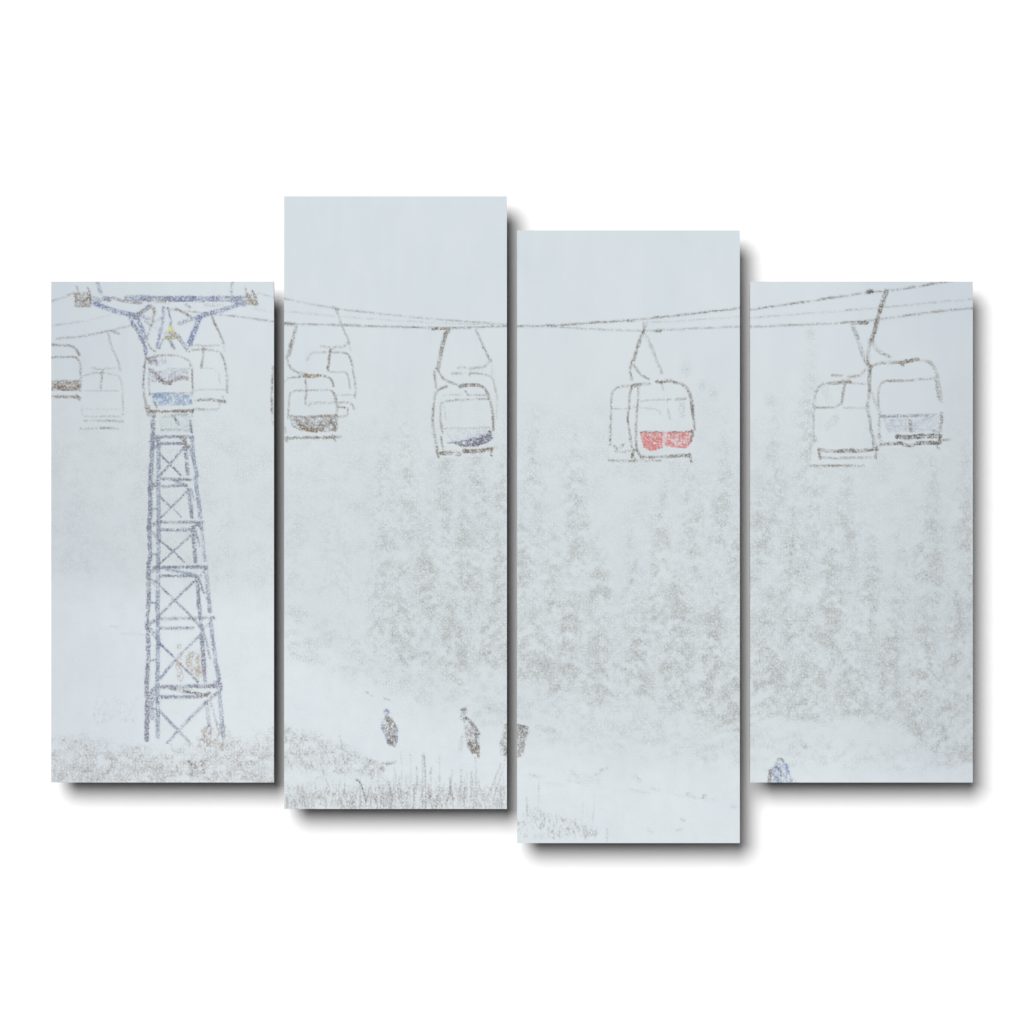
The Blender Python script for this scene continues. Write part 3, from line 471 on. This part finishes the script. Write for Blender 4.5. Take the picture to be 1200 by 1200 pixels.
def print_material():
    m, nt = nodes('printed_canvas'); L = nt.links
    tc = add(nt, 'ShaderNodeTexCoord'); ob = tc.outputs['Object']
    tone = add(nt, 'ShaderNodeAttribute', attribute_name='tone'); ink = add(nt, 'ShaderNodeAttribute', attribute_name='ink'); den = add(nt, 'ShaderNodeAttribute', attribute_name='ink_amount')
    def noise(scale, detail, rough=.5):
        n = add(nt, 'ShaderNodeTexNoise', ins={'Scale': scale, 'Detail': detail, 'Roughness': rough}); L.new(ob, n.inputs['Vector']); return n.outputs['Fac']
    n1 = noise(285, 1.0); n2 = noise(430, 1.5)
    r = mth(nt, 'MULTIPLY', mth(nt, 'ABSOLUTE', mth(nt, 'SUBTRACT', n1, .5)), 2.0)
    d = den.outputs['Fac']
    w = mth(nt, 'MULTIPLY_ADD', d, .45, .22)
    line = mth(nt, 'SUBTRACT', 1.0, mth(nt, 'DIVIDE', r, w), clamp=True)
    line = mth(nt, 'POWER', line, .75)
    grain = mth(nt, 'MULTIPLY_ADD', mth(nt, 'SUBTRACT', n2, .5), 2.4, .95)
    fac = mth(nt, 'MULTIPLY', mth(nt, 'MULTIPLY', line, grain), mth(nt, 'MULTIPLY', d, mth(nt, 'MULTIPLY_ADD', d, -.42, 1.42)))
    fac = mth(nt, 'MINIMUM', mth(nt, 'MAXIMUM', fac, 0.0), .87)
    mx = add(nt, 'ShaderNodeMix', data_type='RGBA'); L.new(fac, mx.inputs[0]); L.new(tone.outputs['Color'], mx.inputs[6]); L.new(ink.outputs['Color'], mx.inputs[7])
    # weave of the cloth: very fine threads in the coating
    wv = noise(900, 1.0)
    g = mth(nt, 'MULTIPLY_ADD', wv, .05, .975)
    vm = add(nt, 'ShaderNodeVectorMath', operation='SCALE'); L.new(mx.outputs[2], vm.inputs[0]); L.new(g, vm.inputs['Scale'])
    b = add(nt, 'ShaderNodeBsdfPrincipled', ins={'Roughness': .85, 'Specular IOR Level': .08}); L.new(vm.outputs[0], b.inputs['Base Color'])
    o = add(nt, 'ShaderNodeOutputMaterial'); L.new(b.outputs[0], o.inputs[0])
    return m
def plain(name, c, rough, scale, amp, spec=.2):
    m, nt = nodes(name); L = nt.links
    tc = add(nt, 'ShaderNodeTexCoord'); n = add(nt, 'ShaderNodeTexNoise', ins={'Scale': scale, 'Detail': 5.0}); L.new(tc.outputs['Object'], n.inputs['Vector'])
    cr = add(nt, 'ShaderNodeValToRGB'); L.new(n.outputs['Fac'], cr.inputs[0])
    cr.color_ramp.elements[0].position = .3; cr.color_ramp.elements[1].position = .7
    cr.color_ramp.elements[0].color = (*[v * (1 - amp) for v in c], 1); cr.color_ramp.elements[1].color = (*[min(v * (1 + amp), 1) for v in c], 1)
    b = add(nt, 'ShaderNodeBsdfPrincipled', ins={'Roughness': rough, 'Specular IOR Level': spec}); L.new(cr.outputs[0], b.inputs['Base Color'])
    bp = add(nt, 'ShaderNodeBump', ins={'Strength': .15, 'Distance': .0004}); L.new(n.outputs['Fac'], bp.inputs['Height']); L.new(bp.outputs[0], b.inputs['Normal'])
    o = add(nt, 'ShaderNodeOutputMaterial'); L.new(b.outputs[0], o.inputs[0])
    return m
MP = print_material()
MW = plain('matt_white_wall_paint', (.91, .91, .91), .95, 60, .008, .0)
MF = plain('raw_pine', (.52, .37, .22), .7, 40, .12)
MD = plain('black_bounce_blocking', (.03, .03, .03), .9, 80, .1, .05)  # near-black so the panel backs return little bounce light; spacers share it

# ---------------------------------------------------------------- meshes
def mesh_obj(name, verts, faces, mat, parent=None, attrs=None):
    me = bpy.data.meshes.new(name)
    nv, nf = len(verts), len(faces)
    me.vertices.add(nv); me.vertices.foreach_set('co', np.asarray(verts, dtype=np.float32).ravel())
    me.loops.add(nf * 4); me.loops.foreach_set('vertex_index', np.asarray(faces, dtype=np.int32).ravel())
    me.polygons.add(nf); me.polygons.foreach_set('loop_start', np.arange(0, nf * 4, 4, dtype=np.int32))
    me.update(calc_edges=True); me.validate(); me.shade_flat()
    if attrs:
        for k, v in attrs.items():
            if v.ndim == 2:
                a = me.attributes.new(k, 'FLOAT_COLOR', 'POINT')
                a.data.foreach_set('color', np.concatenate([v, np.ones((nv, 1))], 1).astype(np.float32).ravel())
            else:
                a = me.attributes.new(k, 'FLOAT', 'POINT'); a.data.foreach_set('value', v.astype(np.float32))
    me.materials.append(mat)
    ob = bpy.data.objects.new(name, me); col.objects.link(ob)
    if parent: ob.parent = parent
    return ob

def boxes(name, bl, mat, parent=None):
    vs, fs = [], []
    for (x0, y0, z0, x1, y1, z1) in bl:
        k = len(vs)
        vs += [(x0, y0, z0), (x1, y0, z0), (x1, y1, z0), (x0, y1, z0), (x0, y0, z1), (x1, y0, z1), (x1, y1, z1), (x0, y1, z1)]
        fs += [(k, k + 3, k + 2, k + 1), (k + 4, k + 5, k + 6, k + 7), (k, k + 1, k + 5, k + 4), (k + 1, k + 2, k + 6, k + 5), (k + 2, k + 3, k + 7, k + 6), (k + 3, k, k + 4, k + 7)]
    return mesh_obj(name, vs, fs, mat, parent)

def sample(A, x, y):
    x = np.clip(x, 0, N - 1.001); y = np.clip(y, 0, N - 1.001)
    xi = x.astype(int); yi = y.astype(int); fx = x - xi; fy = y - yi
    if A.ndim == 3: fx = fx[:, None]; fy = fy[:, None]
    return (A[yi, xi] * (1 - fx) + A[yi, xi + 1] * fx) * (1 - fy) + (A[yi + 1, xi] * (1 - fx) + A[yi + 1, xi + 1] * fx) * fy

TA = T / E; CA = C / E
Dc = np.clip(D, 0, 1)
def attrs_at(x, y): return {'tone': sample(TA, x, y), 'ink': sample(CA, x, y), 'ink_amount': sample(Dc, x, y)}

# wall
wall = boxes('wall', [(-4.0, GAP, -3.0, 4.0, GAP + .12, 3.0)], MW); wall['kind'] = 'structure'

for k, (x0, y0, x1, y1) in enumerate(PAN):
    W, H = x1 - x0, y1 - y0
    ox, oz = (x0 + W / 2 - 600) * S, (600 - y1) * S        # base: middle of the lower edge
    # the stretched canvas: fine front grid, folded round the sides and back
    nx, ny = int(W / 1.8), int(H / 1.8)
    gx, gy = np.meshgrid(np.linspace(x0, x1, nx + 1), np.linspace(y0, y1, ny + 1))
    fx, fy = gx.ravel(), gy.ravel()
    front = np.stack([(fx - 600) * S - ox, np.zeros_like(fx), (600 - fy) * S - oz], 1)
    i = np.arange(ny)[:, None] * (nx + 1) + np.arange(nx)[None]; i = i.ravel()
    ff = np.stack([i, i + nx + 1, i + nx + 2, i + 1], 1)
    rim = np.concatenate([np.arange(0, nx), nx + (nx + 1) * np.arange(0, ny), (nx + 1) * ny + np.arange(nx, 0, -1), (nx + 1) * np.arange(ny, 0, -1)])
    nr = len(rim); nfv = len(front)
    back = front[rim].copy(); back[:, 1] = THICK
    inner = back.copy(); cx, cz = 0, H * S / 2
    inner[:, 0] -= np.sign(inner[:, 0]) * np.minimum(.02, np.abs(inner[:, 0])); inner[:, 2] = cz + np.sign(inner[:, 2] - cz) * np.maximum(np.abs(inner[:, 2] - cz) - .02, 0)
    verts = np.concatenate([front, back])
    j = np.arange(nr); j2 = (j + 1) % nr
    sf = np.stack([rim[j], rim[j2], nfv + j2, nfv + j], 1)
    ex = np.concatenate([fx, fx[rim]]); ey = np.concatenate([fy, fy[rim]])
    faces = np.concatenate([ff, sf])
    root = mesh_obj('canvas_panel', verts, faces, MP, None, attrs_at(ex, ey))
    root.location = (ox, 0, oz)
    root['label'] = PINFO[k][0]; root['category'] = 'canvas print'; root['group'] = 'panels of the four piece canvas print'
    # wooden stretcher with four wall spacers behind the cloth
    hw, hh, t = W * S / 2 - .0008, H * S, .03; ya, yb = .0006, THICK + .012
    bl = [(-hw, ya, .0008, hw, yb, t), (-hw, ya, hh - t, hw, yb, hh - .0008), (-hw, ya, t, -hw + t, yb, hh - t), (hw - t, ya, t, hw, yb, hh - t)]
    bl = [(-hw, ya, .0008, hw, THICK, t), (-hw, ya, hh - t, hw, THICK, hh - .0008), (-hw, ya, t, -hw + t, THICK, hh - t), (hw - t, ya, t, hw, THICK, hh - t)]
    sp = []
    for sx in (-1, 1):
        for zz in (.09, hh - .09):
            cxx = sx * (hw - .068); bl.append((cxx - .012, ya, zz - .012, cxx + .012, THICK, zz + .012)); sp.append((cxx - .012, THICK + .0032, zz - .012, cxx + .012, GAP, zz + .012))
            bl.append((min(cxx + sx * .012, sx * (hw - t)), THICK - .006, zz - .006, max(cxx + sx * .012, sx * (hw - t)), THICK - .001, zz + .006))
    boxes('stretcher_frame', bl, MF, root)
    boxes('bounce_blocking_board', [(-hw, THICK + .0002, .0008, hw, THICK + .003, hh - .0008)], MD, root)  # unseen board added to stop bounce light and deepen the wall shadows
    boxes('wall_spacer', sp[:1], MD, root)
    for b_ in sp[1:]: boxes('wall_spacer', [b_], MD, root)
    # the printed motifs, each a skin of ink on the cloth
    objs = {}
    own = OWN[y0:y1, x0:x1]
    ids = [q for q in np.unique(own) if q > 0]
    order = sorted(ids, key=lambda q: (PARTS[q - 1][2] is not None, q))
    for q in order:
        name, lab, par, kind = PARTS[q - 1]
        yy, xx = np.nonzero(own == q)
        if len(yy) < 12: continue
        yy = yy + y0; xx = xx + x0
        vid = np.full((N, N), -1, dtype=np.int64)
        mk = np.zeros((N, N), bool)
        for dy in (0, 1):
            for dx in (0, 1): mk[yy + dy, xx + dx] = True
        vy, vx_ = np.nonzero(mk); vid[vy, vx_] = np.arange(len(vy))
        lift = -.00004
        if name in ('printed_forest', 'printed_scrub'): lift = -.00002
        vs = np.stack([(vx_ - 600) * S - ox, np.full(len(vy), lift), (600 - vy) * S - oz], 1)
        fs = np.stack([vid[yy, xx], vid[yy + 1, xx], vid[yy + 1, xx + 1], vid[yy, xx + 1]], 1)
        parent = objs.get(par, root) if par else root
        ob = mesh_obj(name, vs, fs, MP, parent, attrs_at(vx_.astype(float), vy.astype(float)))
        if lab: ob['label'] = lab
        if kind: ob['kind'] = kind
        objs[q] = ob

# ---------------------------------------------------------------- light
w = bpy.data.worlds.new('World'); scn.world = w; w.use_nodes = True
bg = w.node_tree.nodes['Background']; bg.inputs[0].default_value = (1, 1, 1, 1); bg.inputs[1].default_value = 0.12
ld = bpy.data.lights.new('softbox', 'AREA'); ld.shape = 'DISK'; DIST = 60.0
ld.size = 2 * DIST * 0.35; ld.energy = 1200.0 * 36 * 1.46
lo = bpy.data.objects.new('softbox', ld); col.objects.link(lo)
from mathutils import Vector
p = Vector((-16.3 / 50 * DIST, -DIST, 20.3 / 50 * DIST)); lo.location = p
lo.rotation_euler = (-p).to_track_quat('-Z', 'Y').to_euler()

# ---------------------------------------------------------------- camera
cd = bpy.data.cameras.new('camera'); cam = bpy.data.objects.new('camera', cd); col.objects.link(cam)
CD = 6.0
cam.location = (0, -CD, 0); cam.rotation_euler = (math.radians(90), 0, 0)
cd.sensor_width = 36; cd.lens = 36 * CD / 1.2; cd.clip_start = .1; cd.clip_end = 100
scn.camera = cam
scn.view_settings.view_transform = 'Standard'; scn.view_settings.look = 'None'; scn.view_settings.exposure = 0; scn.view_settings.gamma = 1
scn.view_settings.use_curve_mapping = False
